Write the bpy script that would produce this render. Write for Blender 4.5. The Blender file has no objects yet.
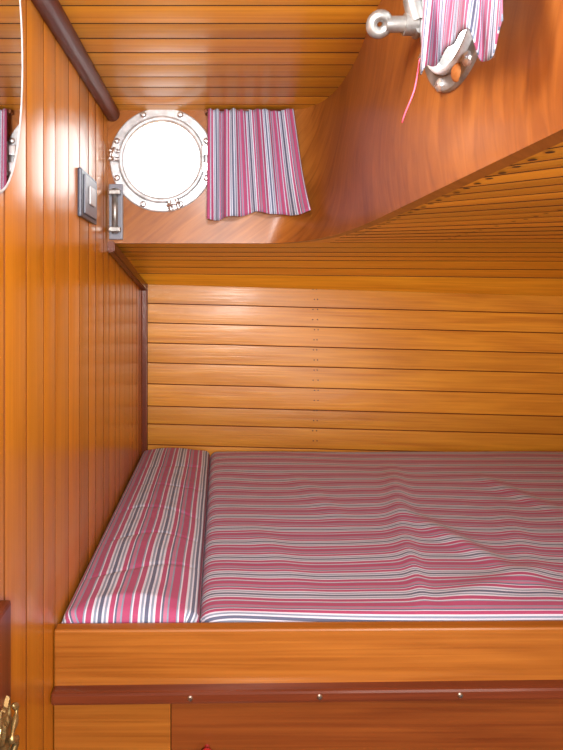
import bpy, bmesh, math, random
from mathutils import Vector, Matrix, noise
random.seed(7)
U=0.85/600.0
EYE=1.41
def V(X,d,Z): return Vector((X*U,d*0.85,EYE+Z*U))
sc=bpy.context.scene
col=sc.collection
FLOOR_Z=-EYE/U

# ------------------------------------------------ materials
def newmat(name):
    m=bpy.data.materials.new(name); m.use_nodes=True
    nt=m.node_tree; b=nt.nodes['Principled BSDF']
    return m,nt,b
def plain(name,c,rough=0.4,metal=0.0,coat=0.0,noise_amt=0.0):
    m,nt,b=newmat(name)
    b.inputs['Base Color'].default_value=(*c,1); b.inputs['Roughness'].default_value=rough
    b.inputs['Metallic'].default_value=metal; b.inputs['Coat Weight'].default_value=coat
    if noise_amt>0:
        tc=nt.nodes.new('ShaderNodeTexCoord'); n=nt.nodes.new('ShaderNodeTexNoise')
        n.inputs['Scale'].default_value=60; n.inputs['Detail'].default_value=5
        r=nt.nodes.new('ShaderNodeValToRGB')
        r.color_ramp.elements[0].position=0.35; r.color_ramp.elements[1].position=0.7
        r.color_ramp.elements[0].color=(*[v*(1-noise_amt) for v in c],1); r.color_ramp.elements[1].color=(*c,1)
        nt.links.new(tc.outputs['Object'],n.inputs['Vector']); nt.links.new(n.outputs['Fac'],r.inputs['Fac'])
        nt.links.new(r.outputs['Color'],b.inputs['Base Color'])
    return m
def wood(name,c1,c2,rough=0.28,coat=0.5,fine=(4,140),broad=(1.2,14),tonevar=0.35,dist=0.8,bump=0.06,spec=0.5,ramp=(0.33,0.67),knots=False,wavy=0.0):
    m,nt,b=newmat(name)
    N=nt.nodes.new; L=nt.links.new
    tc=N('ShaderNodeTexCoord')
    def ns(sx,sy,detail,dd):
        mp=N('ShaderNodeMapping'); mp.inputs['Scale'].default_value=(sx,sy,1)
        n=N('ShaderNodeTexNoise'); n.inputs['Scale'].default_value=1; n.inputs['Detail'].default_value=detail
        n.inputs['Distortion'].default_value=dd
        L(tc.outputs['UV'],mp.inputs['Vector']); L(mp.outputs['Vector'],n.inputs['Vector']); return n
    a=ns(fine[0],fine[1],6,dist*0.4); c=ns(broad[0],broad[1],3,dist)
    ma=N('ShaderNodeMath'); ma.operation='MULTIPLY'; ma.inputs[1].default_value=0.55; L(a.outputs['Fac'],ma.inputs[0])
    mb=N('ShaderNodeMath'); mb.operation='MULTIPLY_ADD'; mb.inputs[1].default_value=0.45; L(c.outputs['Fac'],mb.inputs[0]); L(ma.outputs[0],mb.inputs[2])
    r=N('ShaderNodeValToRGB'); r.color_ramp.elements[0].position=ramp[0]; r.color_ramp.elements[1].position=ramp[1]
    r.color_ramp.elements[0].color=(*c2,1); r.color_ramp.elements[1].color=(*c1,1); L(mb.outputs[0],r.inputs['Fac'])
    at=N('ShaderNodeAttribute'); at.attribute_name='tone'
    mt=N('ShaderNodeMath'); mt.operation='MULTIPLY_ADD'; mt.inputs[1].default_value=tonevar*2; mt.inputs[2].default_value=1-tonevar
    L(at.outputs['Fac'],mt.inputs[0])
    scl=mt.outputs[0]
    if knots:
        mp=N('ShaderNodeMapping'); mp.inputs['Scale'].default_value=(2.6,7.0,1); L(tc.outputs['UV'],mp.inputs['Vector'])
        vo=N('ShaderNodeTexVoronoi'); vo.inputs['Scale'].default_value=1.0; L(mp.outputs['Vector'],vo.inputs['Vector'])
        mr=N('ShaderNodeMapRange'); mr.inputs['From Min'].default_value=0.02; mr.inputs['From Max'].default_value=0.08
        mr.inputs['To Min'].default_value=0.45; mr.inputs['To Max'].default_value=1.0; L(vo.outputs['Distance'],mr.inputs['Value'])
        mm=N('ShaderNodeMath'); mm.operation='MULTIPLY'; L(scl,mm.inputs[0]); L(mr.outputs['Result'],mm.inputs[1]); scl=mm.outputs[0]
    vm=N('ShaderNodeVectorMath'); vm.operation='SCALE'; L(r.outputs['Color'],vm.inputs[0]); L(scl,vm.inputs['Scale'])
    L(vm.outputs['Vector'],b.inputs['Base Color'])
    b.inputs['Roughness'].default_value=rough; b.inputs['Coat Weight'].default_value=coat; b.inputs['Coat Roughness'].default_value=0.16
    b.inputs['Specular IOR Level'].default_value=spec
    bp=N('ShaderNodeBump'); bp.inputs['Strength'].default_value=bump; bp.inputs['Distance'].default_value=0.004
    hgt=mb.outputs[0]
    if wavy>0:
        w=ns(5,9,2,0.5); mw=N('ShaderNodeMath'); mw.operation='MULTIPLY_ADD'; mw.inputs[1].default_value=wavy; L(w.outputs['Fac'],mw.inputs[0]); L(mb.outputs[0],mw.inputs[2]); hgt=mw.outputs[0]
    L(hgt,bp.inputs['Height']); L(bp.outputs['Normal'],b.inputs['Normal']); L(bp.outputs['Normal'],b.inputs['Coat Normal'])
    return m
W_left =wood('varnished_pine_bulkhead',(0.61,0.240,0.018),(0.44,0.145,0.008),rough=0.28,coat=0.3,tonevar=0.17,knots=True)
W_back =wood('varnished_pine_hull_lining',(0.69,0.315,0.026),(0.48,0.180,0.011),rough=0.38,coat=0.12,tonevar=0.2,broad=(2.2,22),knots=True,bump=0.2,wavy=2.0,dist=1.2)
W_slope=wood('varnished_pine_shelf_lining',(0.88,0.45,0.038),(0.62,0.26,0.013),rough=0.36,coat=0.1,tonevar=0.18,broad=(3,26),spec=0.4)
W_ceil =wood('varnished_pine_deckhead',(0.64,0.31,0.030),(0.45,0.18,0.012),rough=0.32,coat=0.12,tonevar=0.18,spec=0.3)
W_deck =wood('varnished_pine_side_deck',(0.76,0.35,0.038),(0.50,0.19,0.012),rough=0.32,coat=0.2,tonevar=0.24,spec=0.45)
W_panel=wood('varnished_plywood_coaming',(0.365,0.132,0.024),(0.20,0.060,0.010),rough=0.36,coat=0.15,fine=(8,90),broad=(2.0,8),tonevar=0.0,dist=2.6,ramp=(0.33,0.67),spec=0.35)
W_board=wood('varnished_teak_leeboard',(0.41,0.155,0.026),(0.25,0.079,0.011),rough=0.32,coat=0.2,fine=(3,180),broad=(1.6,16),tonevar=0.1,dist=1.8)
W_low  =wood('mahogany_locker_front',(0.26,0.078,0.017),(0.145,0.036,0.009),rough=0.3,coat=0.3,tonevar=0.1,fine=(3,160),dist=2.0)
W_dark =wood('dark_mahogany_trim',(0.19,0.048,0.018),(0.10,0.023,0.010),rough=0.32,coat=0.15,tonevar=0.1,spec=0.3)
W_rail =wood('dark_rounded_rail',(0.24,0.060,0.024),(0.13,0.028,0.012),rough=0.42,coat=0.0,tonevar=0.1,spec=0.15)
W_groove=plain('shade_tinted_lining_groove',(0.19,0.055,0.006),0.5)  # groove shade painted as a darker colour; rod brackets reuse it
W_groove_soft=plain('shade_tinted_plank_groove',(0.15,0.042,0.005),0.4)  # shade between the bulkhead boards, put into the groove colour
W_groove_deck=plain('shade_tinted_deck_groove',(0.07,0.020,0.004),0.6)  # darkest painted groove shade, for the overhead planking
M_plug=plain('dark_fastener_plug',(0.04,0.013,0.006),0.5)
M_floor=wood('teak_floor_boards',(0.30,0.14,0.05),(0.18,0.08,0.03),tonevar=0.2)
M_chrome=plain('polished_nickel',(0.64,0.64,0.65),0.28,0.85)
M_dull=plain('dull_grey_bracket_metal',(0.44,0.43,0.41),0.38,0.7,noise_amt=0.5)
M_alloy=plain('worn_nickel_flange',(0.70,0.72,0.74),0.38,0.35,noise_amt=0.4)
M_brass=plain('dull_brass',(0.52,0.38,0.17),0.38,0.8,noise_amt=0.6)
M_rust=plain('rusty_brass',(0.66,0.26,0.07),0.6,0.1,noise_amt=0.6)
M_grey=plain('grey_plastic',(0.20,0.21,0.25),0.35)
M_dgrey=plain('dark_blue_grey_plastic',(0.05,0.06,0.09),0.35)
M_white=plain('pale_plastic',(0.48,0.48,0.48),0.3)
M_red=plain('red_enamel',(0.4,0.02,0.02),0.3)
M_seam=plain('mauve_seam_cord',(0.17,0.06,0.10),0.8)
M_string=plain('pink_thread',(0.65,0.10,0.17),0.8)
M_mirror=plain('silvered_mirror',(0.85,0.86,0.86),0.02,1.0)
M_screw=plain('steel_screw',(0.55,0.52,0.48),0.35,1.0)
def glassmat():
    m=bpy.data.materials.new('clear_port_glass'); m.use_nodes=True; nt=m.node_tree
    nt.nodes.clear(); o=nt.nodes.new('ShaderNodeOutputMaterial'); t=nt.nodes.new('ShaderNodeBsdfTransparent')
    g=nt.nodes.new('ShaderNodeBsdfGlossy'); g.inputs['Roughness'].default_value=0.03
    mx=nt.nodes.new('ShaderNodeMixShader'); mx.inputs[0].default_value=0.06
    nt.links.new(t.outputs[0],mx.inputs[1]); nt.links.new(g.outputs[0],mx.inputs[2]); nt.links.new(mx.outputs[0],o.inputs[0]); return m
M_glass=glassmat()
def cloth(name,period,bright=1.0):
    m,nt,b=newmat(name); N=nt.nodes.new; L=nt.links.new
    tc=N('ShaderNodeTexCoord'); sx=N('ShaderNodeSeparateXYZ'); L(tc.outputs['UV'],sx.inputs[0])
    d=N('ShaderNodeMath'); d.operation='DIVIDE'; d.inputs[1].default_value=period; L(sx.outputs['X'],d.inputs[0])
    f=N('ShaderNodeMath'); f.operation='FRACT'; L(d.outputs[0],f.inputs[0])
    r=N('ShaderNodeValToRGB'); cr=r.color_ramp; cr.interpolation='CONSTANT'
    red=(0.365,0.066,0.160); pink=(0.43,0.16,0.27); wh=(0.57,0.60,0.72); nv=(0.11,0.13,0.21); gr=(0.22,0.27,0.37)
    seq=[(0.0,red),(0.12,gr),(0.15,wh),(0.18,red),(0.30,wh),(0.35,gr),(0.40,wh),(0.44,nv),(0.52,wh),(0.57,gr),(0.62,wh),(0.67,red),(0.77,wh),(0.80,nv),(0.84,pink),(0.92,gr),(0.96,red)]
    cr.elements[0].position=0.0; cr.elements[0].color=(*seq[0][1],1)
    cr.elements.remove(cr.elements[1])
    for p,c in seq[1:]:
        e=cr.elements.new(p); e.color=(*c,1)
    L(f.outputs[0],r.inputs['Fac'])
    n=N('ShaderNodeTexNoise'); n.inputs['Scale'].default_value=900; L(tc.outputs['UV'],n.inputs['Vector'])
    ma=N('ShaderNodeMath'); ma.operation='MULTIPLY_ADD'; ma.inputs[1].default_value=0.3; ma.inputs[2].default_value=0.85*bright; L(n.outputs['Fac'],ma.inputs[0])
    vm=N('ShaderNodeVectorMath'); vm.operation='SCALE'; L(r.outputs['Color'],vm.inputs[0]); L(ma.outputs[0],vm.inputs['Scale'])
    L(vm.outputs['Vector'],b.inputs['Base Color'])
    b.inputs['Roughness'].default_value=0.85; b.inputs['Sheen Weight'].default_value=0.1
    bp=N('ShaderNodeBump'); bp.inputs['Strength'].default_value=0.15; bp.inputs['Distance'].default_value=0.001
    L(n.outputs['Fac'],bp.inputs['Height']); L(bp.outputs['Normal'],b.inputs['Normal'])
    return m
M_cloth=cloth('striped_ticking_fabric',45*U,1.12)
M_pil=cloth('striped_pillow_fabric',47*U,1.05)
M_curt=cloth('striped_curtain_fabric',46*U,0.9)
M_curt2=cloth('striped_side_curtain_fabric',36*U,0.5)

# ------------------------------------------------ helpers
def finish(bm,name,mats,parent=None,smooth=False):
    me=bpy.data.meshes.new(name); bm.normal_update(); bm.to_mesh(me); bm.free()
    for m in mats: me.materials.append(m)
    ob=bpy.data.objects.new(name,me); col.objects.link(ob)
    if smooth:
        for p in me.polygons: p.use_smooth=True
    if parent: ob.parent=parent
    return ob
def top(ob,label,cat,group=None):
    ob['label']=label; ob['category']=cat
    if group: ob['group']=group
    return ob
def struct(ob,label=None):
    ob['kind']='structure'
    if label: ob['label']=label
    return ob
def empty(name,loc,rotz=0):
    e=bpy.data.objects.new(name,None); e.empty_display_size=0.05; e.location=loc; e.rotation_euler=(0,0,rotz); col.objects.link(e); return e

def planks(name,A,B,C,D,n,mats,groove=0.0016,bev=0.0022,dots=None,jitter=0.1,backing=True,crown=0.0005):
    """planks run A->B, stacked A->D. (B-A)x(D-A) faces the room"""
    bm=bmesh.new(); uvl=bm.loops.layers.uv.new('UVMap'); tl=bm.loops.layers.float_color.new('tone')
    nrm=(B-A).cross(D-A).normalized()
    H=((D-A).length+(C-B).length)/2; Lg=(B-A).length
    cuts=[0.0]
    for i in range(1,n): cuts.append((i+random.uniform(-jitter,jitter))/n)
    cuts.append(1.0)
    def pt(s,t,h): return (A.lerp(B,s)).lerp(D.lerp(C,s),t)+nrm*h
    for i in range(n):
        t0,t1=cuts[i],cuts[i+1]; e=bev/H
        tone=random.random(); off=random.uniform(0,50)
        tilt=random.uniform(-0.0003,0.0003)
        prof=[(t0,-groove)]
        for q in (0,0.15,0.35,0.65,0.85,1.0):
            prof.append((t0+e+(t1-t0-2*e)*q,crown*4*q*(1-q)+tilt*(2*q-1)))
        prof.append((t1,-groove))
        lo=[bm.verts.new(pt(0,t,h)) for t,h in prof]; hi=[bm.verts.new(pt(1,t,h)) for t,h in prof]
        for k in range(len(prof)-1):
            ta=prof[k][0]; tb=prof[k+1][0]
            f=bm.faces.new([lo[k],hi[k],hi[k+1],lo[k+1]])
            edge=k==0 or k==len(prof)-2
            f.material_index=1 if edge else 0
            f.smooth=not edge
            for lp,(s_,t) in zip(f.loops,[(0,ta),(1,ta),(1,tb),(0,tb)]):
                lp[uvl].uv=(s_*Lg+off*0.37,t*H+off); lp[tl]=(tone,tone,tone,1)
        for v in (1,len(prof)-2):
            for ed in lo[v].link_edges:
                if ed.other_vert(lo[v])==hi[v]: ed.smooth=False
    if backing:
        th=0.018
        q=[A,B,C,D]
        back=[bm.verts.new(p-nrm*th) for p in q]; fr=[bm.verts.new(p-nrm*groove*1.5) for p in q]
        fs=[bm.faces.new(list(reversed(back)))]
        for k in range(4):
            fs.append(bm.faces.new([fr[k],back[k],back[(k+1)%4],fr[(k+1)%4]]))
        for f in fs: f.material_index=1
    if dots:
        for (p,r) in dots:
            ax=(B-A).normalized(); ay=nrm.cross(ax)
            vs=[bm.verts.new(p+nrm*(0.0008+crown)+ax*math.cos(a)*r+ay*math.sin(a)*r) for a in [i*math.tau/10 for i in range(10)]]
            f=bm.faces.new(vs); f.material_index=2
    return finish(bm,name,mats)

def add_box(bm,x0,x1,y0,y1,z0,z1,bev=0.0,seg=2):
    r=bmesh.ops.create_cube(bm,size=1.0)
    vs=r['verts']
    for v in vs:
        v.co=Vector((x0+(v.co.x+.5)*(x1-x0),y0+(v.co.y+.5)*(y1-y0),z0+(v.co.z+.5)*(z1-z0)))
    if bev>0:
        es=list({e for v in vs for e in v.link_edges})
        bmesh.ops.bevel(bm,geom=es,offset=bev,segments=seg,affect='EDGES',profile=0.6)
def uvbox(bm,axis=0,tone=0.5):
    uvl=bm.loops.layers.uv.verify(); tl=bm.loops.layers.float_color.get('tone') or bm.loops.layers.float_color.new('tone')
    off=random.uniform(0,20)
    for f in bm.faces:
        for lp in f.loops:
            c=lp.vert.co; o=[c[i] for i in range(3) if i!=axis]
            lp[uvl].uv=(c[axis]+off,o[0]+o[1]+off); lp[tl]=(tone,tone,tone,1)
def box(name,X0,X1,d0,d1,Z0,Z1,mat,axis=0,bev=0.002,parent=None,tone=0.5):
    a=V(X0,d0,Z0); b=V(X1,d1,Z1)
    bm=bmesh.new(); add_box(bm,a.x,b.x,a.y,b.y,a.z,b.z,bev); uvbox(bm,axis,tone)
    return finish(bm,name,[mat],parent)
def add_tube(bm,pts,r,seg=12,closed=False,radii=None):
    n=len(pts); rings=[]
    up=None
    for i,p in enumerate(pts):
        p=Vector(p)
        if closed: t=(Vector(pts[(i+1)%n])-Vector(pts[i-1])).normalized()
        else: t=(Vector(pts[min(i+1,n-1)])-Vector(pts[max(i-1,0)])).normalized()
        if up is None:
            up=Vector((0,0,1)) if abs(t.z)<0.9 else Vector((1,0,0))
        a=t.cross(up).normalized(); b=a.cross(t).normalized(); up=b
        rr=radii[i] if radii else r
        rings.append([bm.verts.new(p+a*math.cos(k*math.tau/seg)*rr+b*math.sin(k*math.tau/seg)*rr) for k in range(seg)])
    m=n if closed else n-1
    for i in range(m):
        A=rings[i]; B=rings[(i+1)%n]
        for k in range(seg): bm.faces.new([A[k],A[(k+1)%seg],B[(k+1)%seg],B[k]])
    if not closed:
        bm.faces.new(list(reversed(rings[0]))); bm.faces.new(rings[-1])
def tube(name,pts,r,mat,parent=None,seg=12,closed=False,radii=None):
    bm=bmesh.new(); add_tube(bm,pts,r,seg,closed,radii); bmesh.ops.recalc_face_normals(bm,faces=bm.faces); uvbox(bm,1)
    return finish(bm,name,[mat],parent,smooth=True)
def add_lathe(bm,prof,c=(0,0,0),seg=64,caps=False):
    """profile (r,h): h toward local -Y"""
    c=Vector(c); rings=[]
    for r,h in prof:
        rings.append([bm.verts.new(c+Vector((r*math.cos(k*math.tau/seg),-h,r*math.sin(k*math.tau/seg)))) for k in range(seg)])
    for i in range(len(prof)-1):
        for k in range(seg): bm.faces.new([rings[i][k],rings[i][(k+1)%seg],rings[i+1][(k+1)%seg],rings[i+1][k]])
    if caps:
        bm.faces.new(rings[0]); bm.faces.new(rings[-1])

# ------------------------------------------------ room shell
XL=-163; XR=155; XE=950; ZC=268; DB=2.1; DP=1.45; DF=-0.9
nl=int((DB-DF)*600/47)
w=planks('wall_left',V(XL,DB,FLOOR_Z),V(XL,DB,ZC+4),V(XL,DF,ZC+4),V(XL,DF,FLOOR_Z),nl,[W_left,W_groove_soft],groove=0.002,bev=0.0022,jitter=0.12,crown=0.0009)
struct(w,'bulkhead of varnished vertical tongue-and-groove pine boards')
dots=[]
X=(315-220)*DB
for k in range(16):
    zz=12-k*21.2
    for dx in (-3,5):
        dots.append((V(X+dx+random.uniform(-2,2),DB,zz),0.0019))
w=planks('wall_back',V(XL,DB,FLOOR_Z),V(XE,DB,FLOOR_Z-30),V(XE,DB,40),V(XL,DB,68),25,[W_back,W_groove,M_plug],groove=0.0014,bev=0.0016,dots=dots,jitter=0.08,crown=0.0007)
struct(w,'hull lining of varnished horizontal pine planks')
COVE=[(1.47,77,77),(1.80,63,60),(2.0,43,31),(2.1,22,-10)]
for i,nn in ((0,4),(1,2),(2,1)):
    (da,la_,ra),(db,lb,rb)=COVE[i],COVE[i+1]
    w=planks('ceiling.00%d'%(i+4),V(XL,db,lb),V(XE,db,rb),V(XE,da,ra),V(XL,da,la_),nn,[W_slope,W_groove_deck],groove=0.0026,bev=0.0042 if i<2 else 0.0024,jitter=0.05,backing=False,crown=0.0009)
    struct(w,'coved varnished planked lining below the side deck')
dots=[]
for k in range(44):
    d=1.28-k*0.030
    dots.append((V(XR+20,d,77),0.0036))
for k in range(34):
    dots.append((V(XR+150+random.uniform(-2,2),1.44-k*0.034,77),0.0032))
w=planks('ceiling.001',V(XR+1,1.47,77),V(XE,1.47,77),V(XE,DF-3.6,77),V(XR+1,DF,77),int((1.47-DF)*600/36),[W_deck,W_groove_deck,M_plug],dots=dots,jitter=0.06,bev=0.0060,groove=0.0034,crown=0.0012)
struct(w,'varnished planked underside of the side deck')
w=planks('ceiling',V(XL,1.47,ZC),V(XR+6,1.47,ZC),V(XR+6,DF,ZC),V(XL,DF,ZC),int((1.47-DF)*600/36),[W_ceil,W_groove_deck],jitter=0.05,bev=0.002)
struct(w,'varnished planked cabin deckhead')
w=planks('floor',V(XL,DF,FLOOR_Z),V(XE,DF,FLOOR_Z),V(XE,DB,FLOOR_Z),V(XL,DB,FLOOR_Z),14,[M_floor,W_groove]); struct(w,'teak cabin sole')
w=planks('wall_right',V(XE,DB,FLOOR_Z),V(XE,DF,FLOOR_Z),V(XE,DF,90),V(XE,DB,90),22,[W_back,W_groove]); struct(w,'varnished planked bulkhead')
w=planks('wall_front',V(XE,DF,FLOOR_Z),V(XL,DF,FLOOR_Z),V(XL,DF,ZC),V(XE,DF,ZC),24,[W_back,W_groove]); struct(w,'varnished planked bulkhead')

# coaming panel (rounded L) with port holes, the bend opens out toward the lower edge
TOPB=(72,175,3.0); BOTB=(98,300,2.5)
def bendpath(RX,RY,E):
    P=[(XL+(XR-RX-XL)*i/24,DP*600) for i in range(25)]
    cx,cy=XR-RX,DP*600-RY
    for i in range(1,61):
        q=i/60
        a=math.pi/2*(1-q)
        P.append((cx+RX*max(0,math.cos(a))**(2/E),cy+RY*max(0,math.sin(a))**(2/E)))
    yend=DF*600; y0=P[-1][1]
    for i in range(1,51): P.append((XR,y0+(yend-y0)*i/50))
    return P
P_top=bendpath(*TOPB); P_bot=bendpath(*BOTB)
NP=len(P_top)
def wrow(z): return max(0,min(1,(185-z)/110))**1.6
def pathz(z):
    w=wrow(z); return [(a[0]*(1-w)+b[0]*w,a[1]*(1-w)+b[1]*w) for a,b in zip(P_top,P_bot)]
path=pathz(120)
def face_y(X,z):
    w=wrow(z)
    def one(RX,RY,E):
        cx=XR-RX
        if X<=cx: return DP*600
        q=min(1,(X-cx)/RX); return DP*600-RY+RY*(1-q**E)**(1/E)
    return one(*TOPB)*(1-w)+one(*BOTB)*w
s=[0]
for i in range(1,NP): s.append(s[-1]+math.dist(path[i],path[i-1]))
def nrm_of(P,i):
    a=Vector(P[max(i-1,0)]); b=Vector(P[min(i+1,NP-1)]); t=(b-a).normalized(); return Vector((-t.y,t.x))
bm=bmesh.new(); uvl=bm.loops.layers.uv.new('UVMap')
TH=13; zb,zt=75,ZC+2
rows=[zb,88,102,118,136,156,178,205,232,250,262,zt]
PZ=[pathz(z) for z in rows]
def pv(i,o,j):
    z=rows[j]; n=nrm_of(PZ[j],i); x,y=PZ[j][i]
    wz=max(0,(z-185)/85)**1.5; wy=max(0,min(1,(700-y)/160)); wy=wy*wy*(3-2*wy)
    x-=9*wz*wy
    return Vector(((x+n.x*o)*U,(y+n.y*o)*U,EYE+z*U))
NR=len(rows)
F=[[bm.verts.new(pv(i,0,j)) for j in range(NR)] for i in range(NP)]
O=[[bm.verts.new(pv(i,TH,j)) for j in range(NR)] for i in range(NP)]
def setuv(f,info):
    for lp,(k,z) in zip(f.loops,info): lp[uvl].uv=((s[k]*0.75+z*0.66)*U,(z*0.75-s[k]*0.66)*U)
for i in range(NP-1):
    for j in range(NR-1):
        z0,z1=rows[j],rows[j+1]
        setuv(bm.faces.new([F[i][j],F[i+1][j],F[i+1][j+1],F[i][j+1]]),[(i,z0),(i+1,z0),(i+1,z1),(i,z1)])
        setuv(bm.faces.new([O[i+1][j],O[i][j],O[i][j+1],O[i+1][j+1]]),[(i+1,z0),(i,z0),(i,z1),(i+1,z1)])
    setuv(bm.faces.new([O[i][0],O[i+1][0],F[i+1][0],F[i][0]]),[(i,zb-TH),(i+1,zb-TH),(i+1,zb),(i,zb)])
    setuv(bm.faces.new([F[i][-1],F[i+1][-1],O[i+1][-1],O[i][-1]]),[(i,zt),(i+1,zt),(i+1,zt+TH),(i,zt+TH)])
for i in (0,NP-1):
    for j in range(NR-1): bm.faces.new([F[i][j],F[i][j+1],O[i][j+1],O[i][j]])
bmesh.ops.recalc_face_normals(bm,faces=bm.faces)
panel=finish(bm,'wall_upper',[W_panel])
P1=dict(X=(162-220)*DP,d=DP,Z=(295-160)*DP); P2=dict(X=XR,d=0.652,Z=201)
def cutter(loc,rotz,r):
    bm=bmesh.new(); seg=64
    a=[bm.verts.new((r*math.cos(k*math.tau/seg),-0.05,r*math.sin(k*math.tau/seg))) for k in range(seg)]
    b=[bm.verts.new((r*math.cos(k*math.tau/seg),0.05,r*math.sin(k*math.tau/seg))) for k in range(seg)]
    for k in range(seg): bm.faces.new([a[k],a[(k+1)%seg],b[(k+1)%seg],b[k]])
    bm.faces.new(a); bm.faces.new(b); bmesh.ops.recalc_face_normals(bm,faces=bm.faces)
    o=finish(bm,'cut',[W_panel]); o.location=loc; o.rotation_euler=(0,0,rotz); return o
for p,rz,r in ((P1,0,63),(P2,-math.pi/2,56)):
    c=cutter(V(p['X'],p['d'],p['Z']),rz,r*U)
    m=panel.modifiers.new('b','BOOLEAN'); m.operation='DIFFERENCE'; m.object=c; m.solver='EXACT'
    bpy.context.view_layer.update()
    dg=bpy.context.evaluated_depsgraph_get()
    me=bpy.data.meshes.new_from_object(panel.evaluated_get(dg))
    panel.modifiers.clear(); panel.data=me
    bpy.data.objects.remove(c)
for p in panel.data.polygons: p.use_smooth=True
panel.data.set_sharp_from_angle(angle=math.radians(35))
struct(panel,'curved varnished plywood cabin side carrying the portholes')
bm=bmesh.new()
out=[]
PB=PZ[0]
for i in range(24,85):
    n=nrm_of(PB,i); x,y=PB[i]; out.append((x+n.x*6,y+n.y*6))
out.append((XR+6,1.472*600))
A=[bm.verts.new(Vector((x*U,y*U,EYE+76.6*U))) for x,y in out]; B=[bm.verts.new(v.co+Vector((0,0,0.01))) for v in A]
bm.faces.new(A); bm.faces.new(list(reversed(B)))
n=len(A)
for k in range(n): bm.faces.new([A[k],B[k],B[(k+1)%n],A[(k+1)%n]])
bmesh.ops.recalc_face_normals(bm,faces=bm.faces); uvbox(bm,0); o=finish(bm,'ceiling.003',[W_deck]); struct(o,'varnished deck corner filler')

# trims
bm=bmesh.new()
add_tube(bm,[V(XL+7,DF,ZC-6),V(XL+7,DP-0.002,ZC-6)],11*U,16); bmesh.ops.recalc_face_normals(bm,faces=bm.faces); uvbox(bm,1)
o=finish(bm,'trim_1',[W_rail],smooth=True); struct(o,'dark rounded mahogany cornice moulding')
def beam(name,pa,pb,w,h,mat):
    bm=bmesh.new(); vs=[]
    for p in (pa,pb):
        for dx,dz in ((0,0),(w,0),(w,h),(0,h)): vs.append(bm.verts.new(p+Vector((dx*U,0,dz*U))))
    for q in ((0,1,2,3),(4,7,6,5),(0,4,5,1),(1,5,6,2),(2,6,7,3),(3,7,4,0)): bm.faces.new([vs[k] for k in q])
    bmesh.ops.recalc_face_normals(bm,faces=bm.faces)
    bmesh.ops.bevel(bm,geom=list(bm.edges),offset=0.0025,segments=2,affect='EDGES'); uvbox(bm,1)
    return finish(bm,name,[mat])
o=beam('trim_2',V(XL,1.44,62),V(XL,2.085,8),11,16,W_dark); struct(o,'dark mahogany moulding running down under the deck')
o=box('trim_3',XL,XL+12,2.07,DB,-345,24,W_dark,2,0.003); struct(o,'dark mahogany corner post')

# ------------------------------------------------ berth
berth=empty('berth',V(0,1.0,FLOOR_Z))
def adopt(o,parent):
    o.parent=parent; o.matrix_parent_inverse=Matrix.Translation(-parent.location); return o
def bbox(name,X0,X1,d0,d1,Z0,Z1,mat,axis=0,bev=0.002,tone=0.5,parent=berth,slope=0.0):
    a=V(X0,d0,Z0); b=V(X1,d1,Z1); bm=bmesh.new(); add_box(bm,a.x,b.x,a.y,b.y,a.z,b.z,bev)
    uvbox(bm,axis,tone)
    for v in bm.verts: v.co.z+=slope*(v.co.x-XL*U)
    return adopt(finish(bm,name,[mat]),parent)
SL=0.012
bbox('side_board',XL+1,XE-1,0.975,0.998,-388,-327,W_board,0,0.003,slope=0.006)
bbox('moulding',XL+1,XE-1,0.955,0.990,-393,-381,W_dark,0,0.004,slope=SL)
bbox('mattress_base',XL+1,XE-1,1.0,2.095,-400,-388,W_board,0,0.001)
bbox('locker_stile',XL+1,-48.2,0.975,0.990,-700,-386,W_board,0,0.0012,0.2)
bbox('locker_front',-47.6,XE-1,0.975,0.990,-700,-386,W_low,0,0.0012,0.6)
bbox('locker_leak_blocker',XL+1,XE-1,0.9905,1.02,FLOOR_Z+1,-401,W_dark,0,0.001)  # added hidden backer, keeps sky light from leaking through the locker seam
for px,py in ((190,704),(320,702),(461,698)):
    Xs=(px-220)*0.952
    bm=bmesh.new(); c=V(Xs,0.9545,-387+SL*(Xs-XL))
    add_lathe(bm,[(0.0001,0.0018),(0.0024,0.0016),(0.0038,0.0003),(0.004,-0.002)],c,16)
    adopt(finish(bm,'screw',[M_screw]),berth)
bm=bmesh.new(); c=V((207-220)*0.97,0.975,-441)
add_lathe(bm,[(0.004,0),(0.004,0.008),(0.008,0.011),(0.009,0.015),(0.006,0.019),(0.0001,0.020)],c,24)
o=adopt(finish(bm,'knob',[M_red],smooth=True),berth); o['label']='small red locker knob'
top(berth,'varnished wooden bunk with leeboard and locker front','berth')

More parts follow.
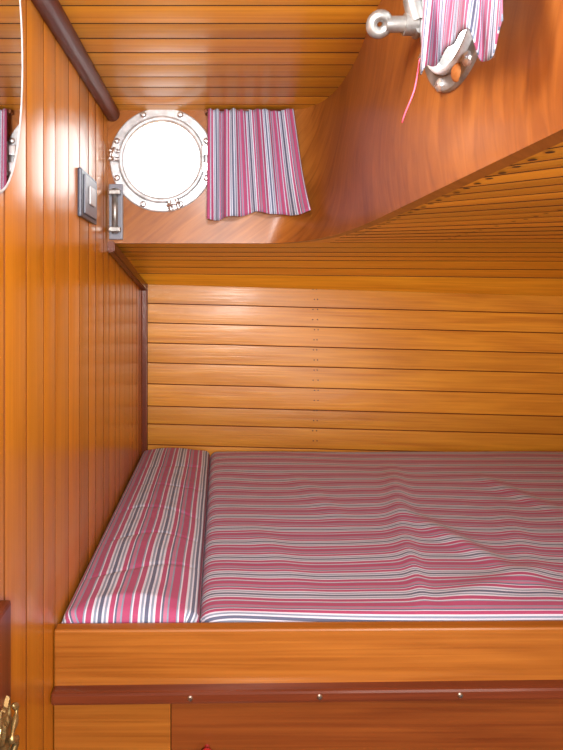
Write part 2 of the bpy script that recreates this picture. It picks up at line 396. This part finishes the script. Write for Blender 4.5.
# ------------------------------------------------ cushions
def cushion(name,x0,x1,y0,y1,zt,zb,r,hf,uvf,mat,nx,ny):
    def samples(a,b,n):
        L=[a+r*(1-math.cos(math.pi/2*k/5)) for k in range(5)]
        L+= [a+r+(b-a-2*r)*k/n for k in range(n+1)]
        L+= [b-r*(1-math.cos(math.pi/2*k/5)) for k in range(4,-1,-1)]
        return L
    xs=samples(x0,x1,nx); ys=samples(y0,y1,ny)
    bm=bmesh.new(); uvl=bm.loops.layers.uv.new('UVMap')
    def z(x,y):
        ex=min(x-x0,x1-x); ey=min(y-y0,y1-y)
        q=math.hypot(max(0,1-ex/r),max(0,1-ey/r)); q=min(q,1)
        w=min(1,min(ex,ey)/(r*2.2)); w=max(w,0)
        return zt-r*(1-math.sqrt(max(0,1-q*q)))+hf(x,y)*w
    G=[[bm.verts.new((x,y,z(x,y))) for y in ys] for x in xs]
    for i in range(len(xs)-1):
        for j in range(len(ys)-1):
            bm.faces.new([G[i][j],G[i+1][j],G[i+1][j+1],G[i][j+1]])
    ring=[G[i][0] for i in range(len(xs))]+[G[-1][j] for j in range(1,len(ys))]+[G[i][-1] for i in range(len(xs)-2,-1,-1)]+[G[0][j] for j in range(len(ys)-2,0,-1)]
    low=[bm.verts.new((v.co.x,v.co.y,zb)) for v in ring]
    n=len(ring)
    for k in range(n): bm.faces.new([ring[k],low[k],low[(k+1)%n],ring[(k+1)%n]])
    bm.faces.new(low)
    bmesh.ops.recalc_face_normals(bm,faces=bm.faces)
    for f in bm.faces:
        for lp in f.loops:
            c=lp.vert.co; lp[uvl].uv=uvf(c.x,c.y,c.z)
    return finish(bm,name,[mat],smooth=True)
def nz(x,y,s,seed=0): return noise.noise(Vector((x*s,y*s,seed)))
def ridge(x,y,ax,ay,bx,by,w,h):
    a=Vector((ax,ay)); b=Vector((bx,by)); p=Vector((x,y)); ab=b-a
    t=max(0,min(1,(p-a).dot(ab)/ab.length_squared)); d=(p-(a+ab*t)).length
    fall=math.sin(math.pi*min(1,max(0,t*0.9+0.05)))
    return h*math.exp(-(d/w)**2)*fall
def mp(px,py):
    d=325.0/(py-295); return ((px-220)*d*U,d*0.85)
RID=[]
for (a,b,w,h) in [((392,465),(408,565),0.024,0.011),((400,512),(540,590),0.026,0.009),((440,605),(563,565),0.026,0.006),
                  ((475,475),(563,515),0.026,0.006),((500,500),(545,600),0.026,0.005),
                  ((405,540),(425,612),0.014,0.006),((290,470),(350,530),0.028,0.004),((250,520),(310,600),0.032,0.004)]:
    RID.append((*mp(*a),*mp(*b),w,h))
def hm(x,y):
    h=nz(x,y,4,1)*0.005+nz(x*1.0+y*0.6,y*0.5,14,2)*0.0009
    for q in RID: h+=ridge(x,y,*q)
    return h
MX0=(199-220)*1.0*U
MT=EYE-323*U
mat_ob=cushion('mattress',MX0,(XE-6)*U,1.003*0.85,2.085*0.85,MT,EYE-387*U,0.022,hm,
    lambda x,y,z:(y+0.02*(x-MX0)+(max(0,MT-z) if y>1.2 else -max(0,MT-z))*0.6+nz(x,y,3,9)*0.006+0.012*math.exp(-((x-MX0)/0.03)**2)*0.6,x),M_cloth,190,140)
top(mat_ob,'berth mattress in red, white and grey striped ticking','mattress')
def hp(x,y):
    h=nz(x,y,7,11)*0.003+nz(x*0.6,y,22,12)*0.002+0.014*math.sin(max(0,min(1,(x-(XL*U))/(0.19)))*math.pi)
    for yc in (0.98,1.10,1.235,1.41,1.57): h-=0.0022*math.exp(-((y-yc-0.02*math.sin(x*20+yc*9))/0.005)**2)
    return h
PT=EYE-321*U
pil=cushion('pillow',(XL+3)*U,MX0-0.0003,1.003*0.85,2.075*0.85,PT,EYE-387*U,0.014,hp,
    lambda x,y,z:(x+0.004+nz(x,y,5,3)*0.003-max(0,PT-z)*(1 if x<-0.2 else -1 if x>-0.05 else 0)*0.6,y),M_pil,40,220)
top(pil,'narrow long pillow cushion in lengthwise striped ticking','pillow')
pts=[(MX0-0.003,(1.02+1.02*k/40)*0.85,PT-0.007+nz(0,k*0.2,1,3)*0.001) for k in range(41)]
tube('piping',pts,0.0022,M_seam,pil,8)

# ------------------------------------------------ portholes
def porthole(name,loc,rotz,Ro,label,side=False):
    e=empty(name,loc,rotz); e['kind']='structure'; e['label']=label
    k=Ro/74.0; u=U*k
    bm=bmesh.new()
    add_lathe(bm,[(61.5*u,-0.018),(61.5*u,0.002),(62.5*u,0.004),(73*u,0.004),(74.5*u,0.002),(74.5*u,0.0)],seg=72)
    bmesh.ops.recalc_face_normals(bm,faces=bm.faces)
    f=finish(bm,'flange',[M_dull if side else M_alloy],smooth=True); f.parent=e
    f.data.set_sharp_from_angle(angle=math.radians(40))
    bm=bmesh.new()
    for j in range(8):
        a=math.tau*(j+0.5)/8; c=(69*u*math.cos(a),-0.004,69*u*math.sin(a))
        add_lathe(bm,[(0.0066,-0.001),(0.0064,0.002),(0.0035,0.0042),(0.0001,0.0046)],c,14)
        add_box(bm,c[0]-0.005,c[0]+0.005,-0.0090,-0.0080,c[2]-0.0006,c[2]+0.0006)
    bmesh.ops.recalc_face_normals(bm,faces=bm.faces)
    f=finish(bm,'bolt_ring',[M_chrome],smooth=False); f.parent=e
    gi=56.5 if side else 54.5
    bm=bmesh.new()
    add_lathe(bm,[(gi*u,0.0),(gi*u,0.006),((gi+1)*u,0.009),(60*u,0.010),(61.5*u,0.008),(62*u,0.003),(62*u,0.0),(gi*u,0.0)],seg=72)
    bmesh.ops.recalc_face_normals(bm,faces=bm.faces)
    f=finish(bm,'sash_ring',[M_alloy],smooth=True); f.parent=e
    bm=bmesh.new(); add_lathe(bm,[(58*u,0.003),(58*u,0.007)],seg=64,caps=True)
    f=finish(bm,'glass_pane',[M_glass]); f.parent=e
    bm=bmesh.new()
    add_box(bm,57*u,76*u,-0.016,-0.002,-19*u,-5*u,0.0015); add_box(bm,57*u,76*u,-0.016,-0.002,5*u,19*u,0.0015)
    add_tube(bm,[(72*u,-0.015,-24*u),(72*u,-0.015,24*u)],0.0062,12)
    f=finish(bm,'hinge',[M_chrome],smooth=False); f.parent=e
    for ang in (math.radians(178),) if side else (math.radians(175),math.radians(285)):
        ca,sa=math.cos(ang),math.sin(ang)
        big=side and ang<3.5
        bm=bmesh.new()
        def q(r,t,h): return Vector((r*ca-t*sa,-h,r*sa+t*ca))
        L=0.044 if big else 0.018
        for t in (-0.008,0.008):
            add_tube(bm,[q(60*u,t,0.009),q(74*u,t,0.009)],0.0048,10)
        add_tube(bm,[q(67*u,0,0.004),q(67*u,0,L)],0.0048 if not big else 0.0085,14)
        add_tube(bm,[q(67*u,0,L*0.25),q(67*u,0,L*0.55)],0.0095 if not big else 0.0115,16)
        if big:
            c0=q(67*u,0,L+0.006)
            pts=[c0+Vector((0,-math.cos(a)*0.0085,0))+Vector((0.5,0,0.87))*math.sin(a)*0.0085 for a in [i*math.tau/20 for i in range(20)]]
            add_tube(bm,pts,0.0062,10,closed=True)
            add_tube(bm,[q(63*u,-0.002,0.012),q(60*u,0.0,0.018)+Vector((0,0,0.02)),q(58*u,0,0.020)+Vector((0,0,0.055))],0.0095,12)
        else:
            pts=[q(67*u,math.sin(a)*0.011,L+math.cos(a)*0.006) for a in [i*math.tau/20 for i in range(20)]]
            add_tube(bm,pts,0.0035,10,closed=True)
        bmesh.ops.recalc_face_normals(bm,faces=bm.faces)
        f=finish(bm,'dog_screw',[M_dull if big else M_chrome],smooth=True); f.parent=e
        f.data.set_sharp_from_angle(angle=math.radians(40))
    if side:
        bm=bmesh.new()
        add_lathe(bm,[(0.009,-0.001),(0.008,0.002),(0.005,0.004),(0.0001,0.0045)],(7*u,-0.004,-66*u),18)
        bmesh.ops.recalc_face_normals(bm,faces=bm.faces)
        f=finish(bm,'latch_plate',[M_rust],smooth=True); f.parent=e; f['label']='rust-stained brass catch'
    return e
porthole('window_1',V(P1['X'],P1['d'],P1['Z']),0,75,'round nickel-framed porthole with bolted flange')
porthole('window_2',V(P2['X'],P2['d'],P2['Z']),-math.pi/2,65,'round nickel-framed porthole with rust-stained catch',True)

# ------------------------------------------------ curtains
def curtain(name,nU,nV,fpos,width,mat=M_curt,uvs=0.0):
    bm=bmesh.new(); uvl=bm.loops.layers.uv.new('UVMap')
    G=[[bm.verts.new(fpos(i/nU,j/nV)) for j in range(nV+1)] for i in range(nU+1)]
    for i in range(nU):
        for j in range(nV):
            f=bm.faces.new([G[i][j],G[i+1][j],G[i+1][j+1],G[i][j+1]])
            for lp,(a,b) in zip(f.loops,[(i,j),(i+1,j),(i+1,j+1),(i,j+1)]): lp[uvl].uv=(a/nU*width+uvs*b/nV,b/nV*0.22)
    return finish(bm,name,[mat],smooth=True)
def solid(ob,t=0.0012):
    m=ob.modifiers.new('s','SOLIDIFY'); m.thickness=t; m.offset=0
def c1(s,t):
    x0,x1=-17,104; b0,b1=-20,124
    X=(x0+(x1-x0)*s)*(1-t)+(b0+(b1-b0)*(s+0.018*math.sin(s*17+0.6)*(1-s)))*t
    amp=4.0+6.5*t
    fold=math.sin(s*math.tau*3.6+1.3*math.sin(s*5)+t*0.9)*0.8+0.45*math.sin(s*math.tau*10+1+t+2*s*s)*(1-0.75*t)
    Zb=264-150*t
    Y=face_y(X+5,Zb)-15-amp*fold
    Z=264-(150+3*math.sin(s*9)+1.5*math.sin(s*23)+(6 if s<0.3 else 0)*(0.3-s)/0.3-(2*s*s))*t+1.0*math.sin(s*math.tau*11)*(1-t)
    return Vector((X*U,Y*U,EYE+Z*U))
cu=curtain('curtain',130,28,c1,240*U); solid(cu)
top(cu,'small gathered striped curtain hanging beside the round porthole','curtain')
KS=[(0,134),(0.12,138),(0.3,143),(0.5,139),(0.65,131),(0.8,117),(0.9,115),(1.0,127)]
def kint(s):
    for (a,za),(b,zb_) in zip(KS,KS[1:]):
        if s<=b:
            q=(s-a)/(b-a); q=q*q*(3-2*q); return za+(zb_-za)*q
    return KS[-1][1]
def c2(s,t):
    D=(0.625+(0.458-0.625)*s)*600
    Z=262+(kint(s)-262)*t
    sl=s+0.18*t*(1-s)
    fold=(math.sin(sl*math.tau*2.0+t*1.8+0.6)*4.4+math.sin(sl*math.tau*4.1+2-t*3)*1.8)*(0.5+0.7*t)
    X=XR-27+fold*0.9
    D+=fold*2.0+6*t*(0.5-s)
    return Vector((X*U,D*U,EYE+Z*U))
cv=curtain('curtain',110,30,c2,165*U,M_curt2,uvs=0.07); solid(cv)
top(cv,'bunched striped curtain tucked over the side porthole','curtain')
r1=empty('curtain_rod',V(40,DP,262))
adopt(tube('rod',[V(-20,DP-0.022,264),V(106,DP-0.022,264)],0.0018,W_dark),r1)
for X in (-20,100):
    bm=bmesh.new(); a=V(X,DP-0.024,263); add_box(bm,a.x-0.002,a.x+0.002,a.y,DP*0.85+0.0002,a.z-0.004,a.z+0.004,0.001)
    adopt(finish(bm,'bracket',[W_groove]),r1)
top(r1,'thin dark curtain rod on two small brackets','curtain rod')
r2=empty('curtain_rod',V(XR,0.55,262))
adopt(tube('rod',[V(XR-24,0.43,261),V(XR-24,0.64,261)],0.0025,M_brass),r2)
for d in (0.432,0.638):
    a=V(XR-27,d,261); b=V(XR-9,d,261); bm=bmesh.new(); add_box(bm,a.x,b.x,a.y-0.003,a.y+0.003,a.z-0.005,a.z+0.005,0.001)
    adopt(finish(bm,'bracket',[M_chrome]),r2)
top(r2,'thin metal curtain rod above the side porthole','curtain rod')
pts=[]
for k in range(16):
    t=k/15; pts.append(V(XR-28-4*t+1.5*math.sin(t*5),0.635+0.03*t+0.004*math.sin(t*7),150-35*t))
o=tube('thread',pts,0.0008,M_string,None,6); top(o,'loose pink thread hanging from the curtain hem','thread')

# ------------------------------------------------ switch, thermometer, mirror, latch
def cb(name,parent,*a,**k): return adopt(box(name,*a,**k),parent)
sw=empty('light_switch',V(XL,1.21,118))
cb('backing_block',sw,XL,XL+5,1.14,1.285,90,146,M_dgrey,2,0.003)
cb('face_plate',sw,XL+5,XL+7,1.16,1.27,95,141,M_grey,2,0.002)
cb('rocker',sw,XL+7,XL+9.5,1.19,1.24,108,130,M_white,2,0.002)
top(sw,'grey light switch box with pale rocker on the bulkhead','light switch')
th=empty('thermometer',V(-150,DP,120))
cb('back_plate',th,-160,-140,DP-0.012,DP+0.0003,80,160,M_grey,2,0.002)
adopt(tube('glass_tube',[V(-150,DP-0.022,88),V(-150,DP-0.022,152)],0.006,M_dull),th)
cb('clip',th,-158,-142,DP-0.034,DP-0.010,90,97,M_dull,2,0.002)
cb('clip',th,-158,-142,DP-0.034,DP-0.010,143,150,M_dull,2,0.002)
top(th,'small nickel tube thermometer on a plate','thermometer')

mc=V(XL,0.715,186); mi=empty('mirror',mc)
def ell(r1,r2,n=64): return [(math.cos(k*math.tau/n)*r1*U,math.sin(k*math.tau/n)*r2*U) for k in range(n)]
bm=bmesh.new(); add_tube(bm,[mc+Vector((2.2*U,a,b)) for a,b in ell(57,112)],1.5*U,10,closed=True); bmesh.ops.recalc_face_normals(bm,faces=bm.faces); uvbox(bm,1)
adopt(finish(bm,'frame',[M_alloy],smooth=True),mi)
bm=bmesh.new(); A=[bm.verts.new(mc+Vector((3*U,a,b))) for a,b in ell(56.5,111.5)]; B=[bm.verts.new(mc+Vector((0.2*U,a,b))) for a,b in ell(56.5,111.5)]
bm.faces.new(A); bm.faces.new(list(reversed(B)))
for k in range(64): bm.faces.new([A[k],B[k],B[(k+1)%64],A[(k+1)%64]])
bmesh.ops.recalc_face_normals(bm,faces=bm.faces)
adopt(finish(bm,'mirror_glass',[M_mirror]),mi)
top(mi,'oval mirror with slim pale metal edge on the bulkhead','mirror')

a=V(XL,0.50,FLOOR_Z); b=V(XL+11,0.731,-222)
bm=bmesh.new(); add_box(bm,a.x,b.x,a.y,b.y,a.z,b.z,0.004)
uvbox(bm,2); door=finish(bm,'door_1',[W_dark]); struct(door,'dark mahogany door edge beside the berth')
bm=bmesh.new(); c=V(XL+11,0.697,-308)
outl=[]
for k in range(80):
    a=math.tau*k/80; rr=1+0.16*math.cos(6*a)+0.07*math.cos(12*a)
    outl.append((math.cos(a)*0.021*rr,math.sin(a)*0.031*rr))
levels=[(1.0,0.0),(0.95,0.004),(0.78,0.0045),(0.70,0.0025),(0.52,0.0035),(0.40,0.006)]
RR=[[bm.verts.new(c+Vector((h,y*q,z*q))) for y,z in outl] for q,h in levels]
for a_,b_ in zip(RR,RR[1:]):
    for k in range(80): bm.faces.new([a_[k],a_[(k+1)%80],b_[(k+1)%80],b_[k]])
bm.faces.new(RR[-1]); bm.faces.new(list(reversed(RR[0])))
bmesh.ops.recalc_face_normals(bm,faces=bm.faces)
lp=finish(bm,'latch_plate',[M_brass],door); lp['label']='dull brass scalloped latch plate'
pts=[V(XL+16+3*math.sin(t*math.pi),0.704+0.012*math.sin(t*9),-325+34*t) for t in [i/24 for i in range(25)]]
lh=tube('latch_handle',pts,0.003,M_brass,lp,radii=[0.0012+0.0024*abs(math.sin(i*0.65)) for i in range(25)]); lh['label']='brass scroll handle'

# ------------------------------------------------ camera
cam=bpy.data.cameras.new('camera'); co=bpy.data.objects.new('camera',cam); col.objects.link(co)
co.location=(0,0,EYE); co.rotation_euler=(math.pi/2,0,0)
cam.sensor_width=36; cam.lens=28.8; cam.shift_x=61.5/750; cam.shift_y=-80/750; cam.clip_start=0.01
sc.camera=co
# ------------------------------------------------ light
def area(name,loc,target,size,energy,color=(1,1,1)):
    l=bpy.data.lights.new(name,'AREA'); l.size=size; l.energy=energy; l.color=color
    o=bpy.data.objects.new(name,l); col.objects.link(o); o.location=loc
    o.rotation_euler=(Vector(target)-Vector(loc)).to_track_quat('-Z','Y').to_euler(); return o
area('camera_flash',(0.08,-0.25,EYE+0.03),(0.25,1.7,EYE-0.02),0.20,17,(1,0.98,0.96))
area('fill_behind_camera',(0.0,-0.6,EYE+0.0),(0.15,1.5,EYE-0.1),0.6,5,(1,0.96,0.90))  # added soft ambient fill behind the camera, no real fitting
area('fill_low',(0.6,-0.3,EYE-0.40),(0.35,1.3,EYE+0.18),0.5,6,(1,0.96,0.90))  # added low fill to brighten the deck undersides, no real fitting
area('fill_overhead',(0.0,0.42,EYE+0.355),(0.45,1.5,EYE-0.46),0.16,4,(0.94,0.96,1.0))  # added out-of-frame fill to lift the rear of the mattress
w=bpy.data.worlds.new('sky'); sc.world=w; w.use_nodes=True
bg=w.node_tree.nodes['Background']; bg.inputs['Color'].default_value=(0.95,0.98,1,1); bg.inputs['Strength'].default_value=4.0
sc.view_settings.view_transform='Standard'; sc.view_settings.look='None'
sc.view_settings.gamma=0.93
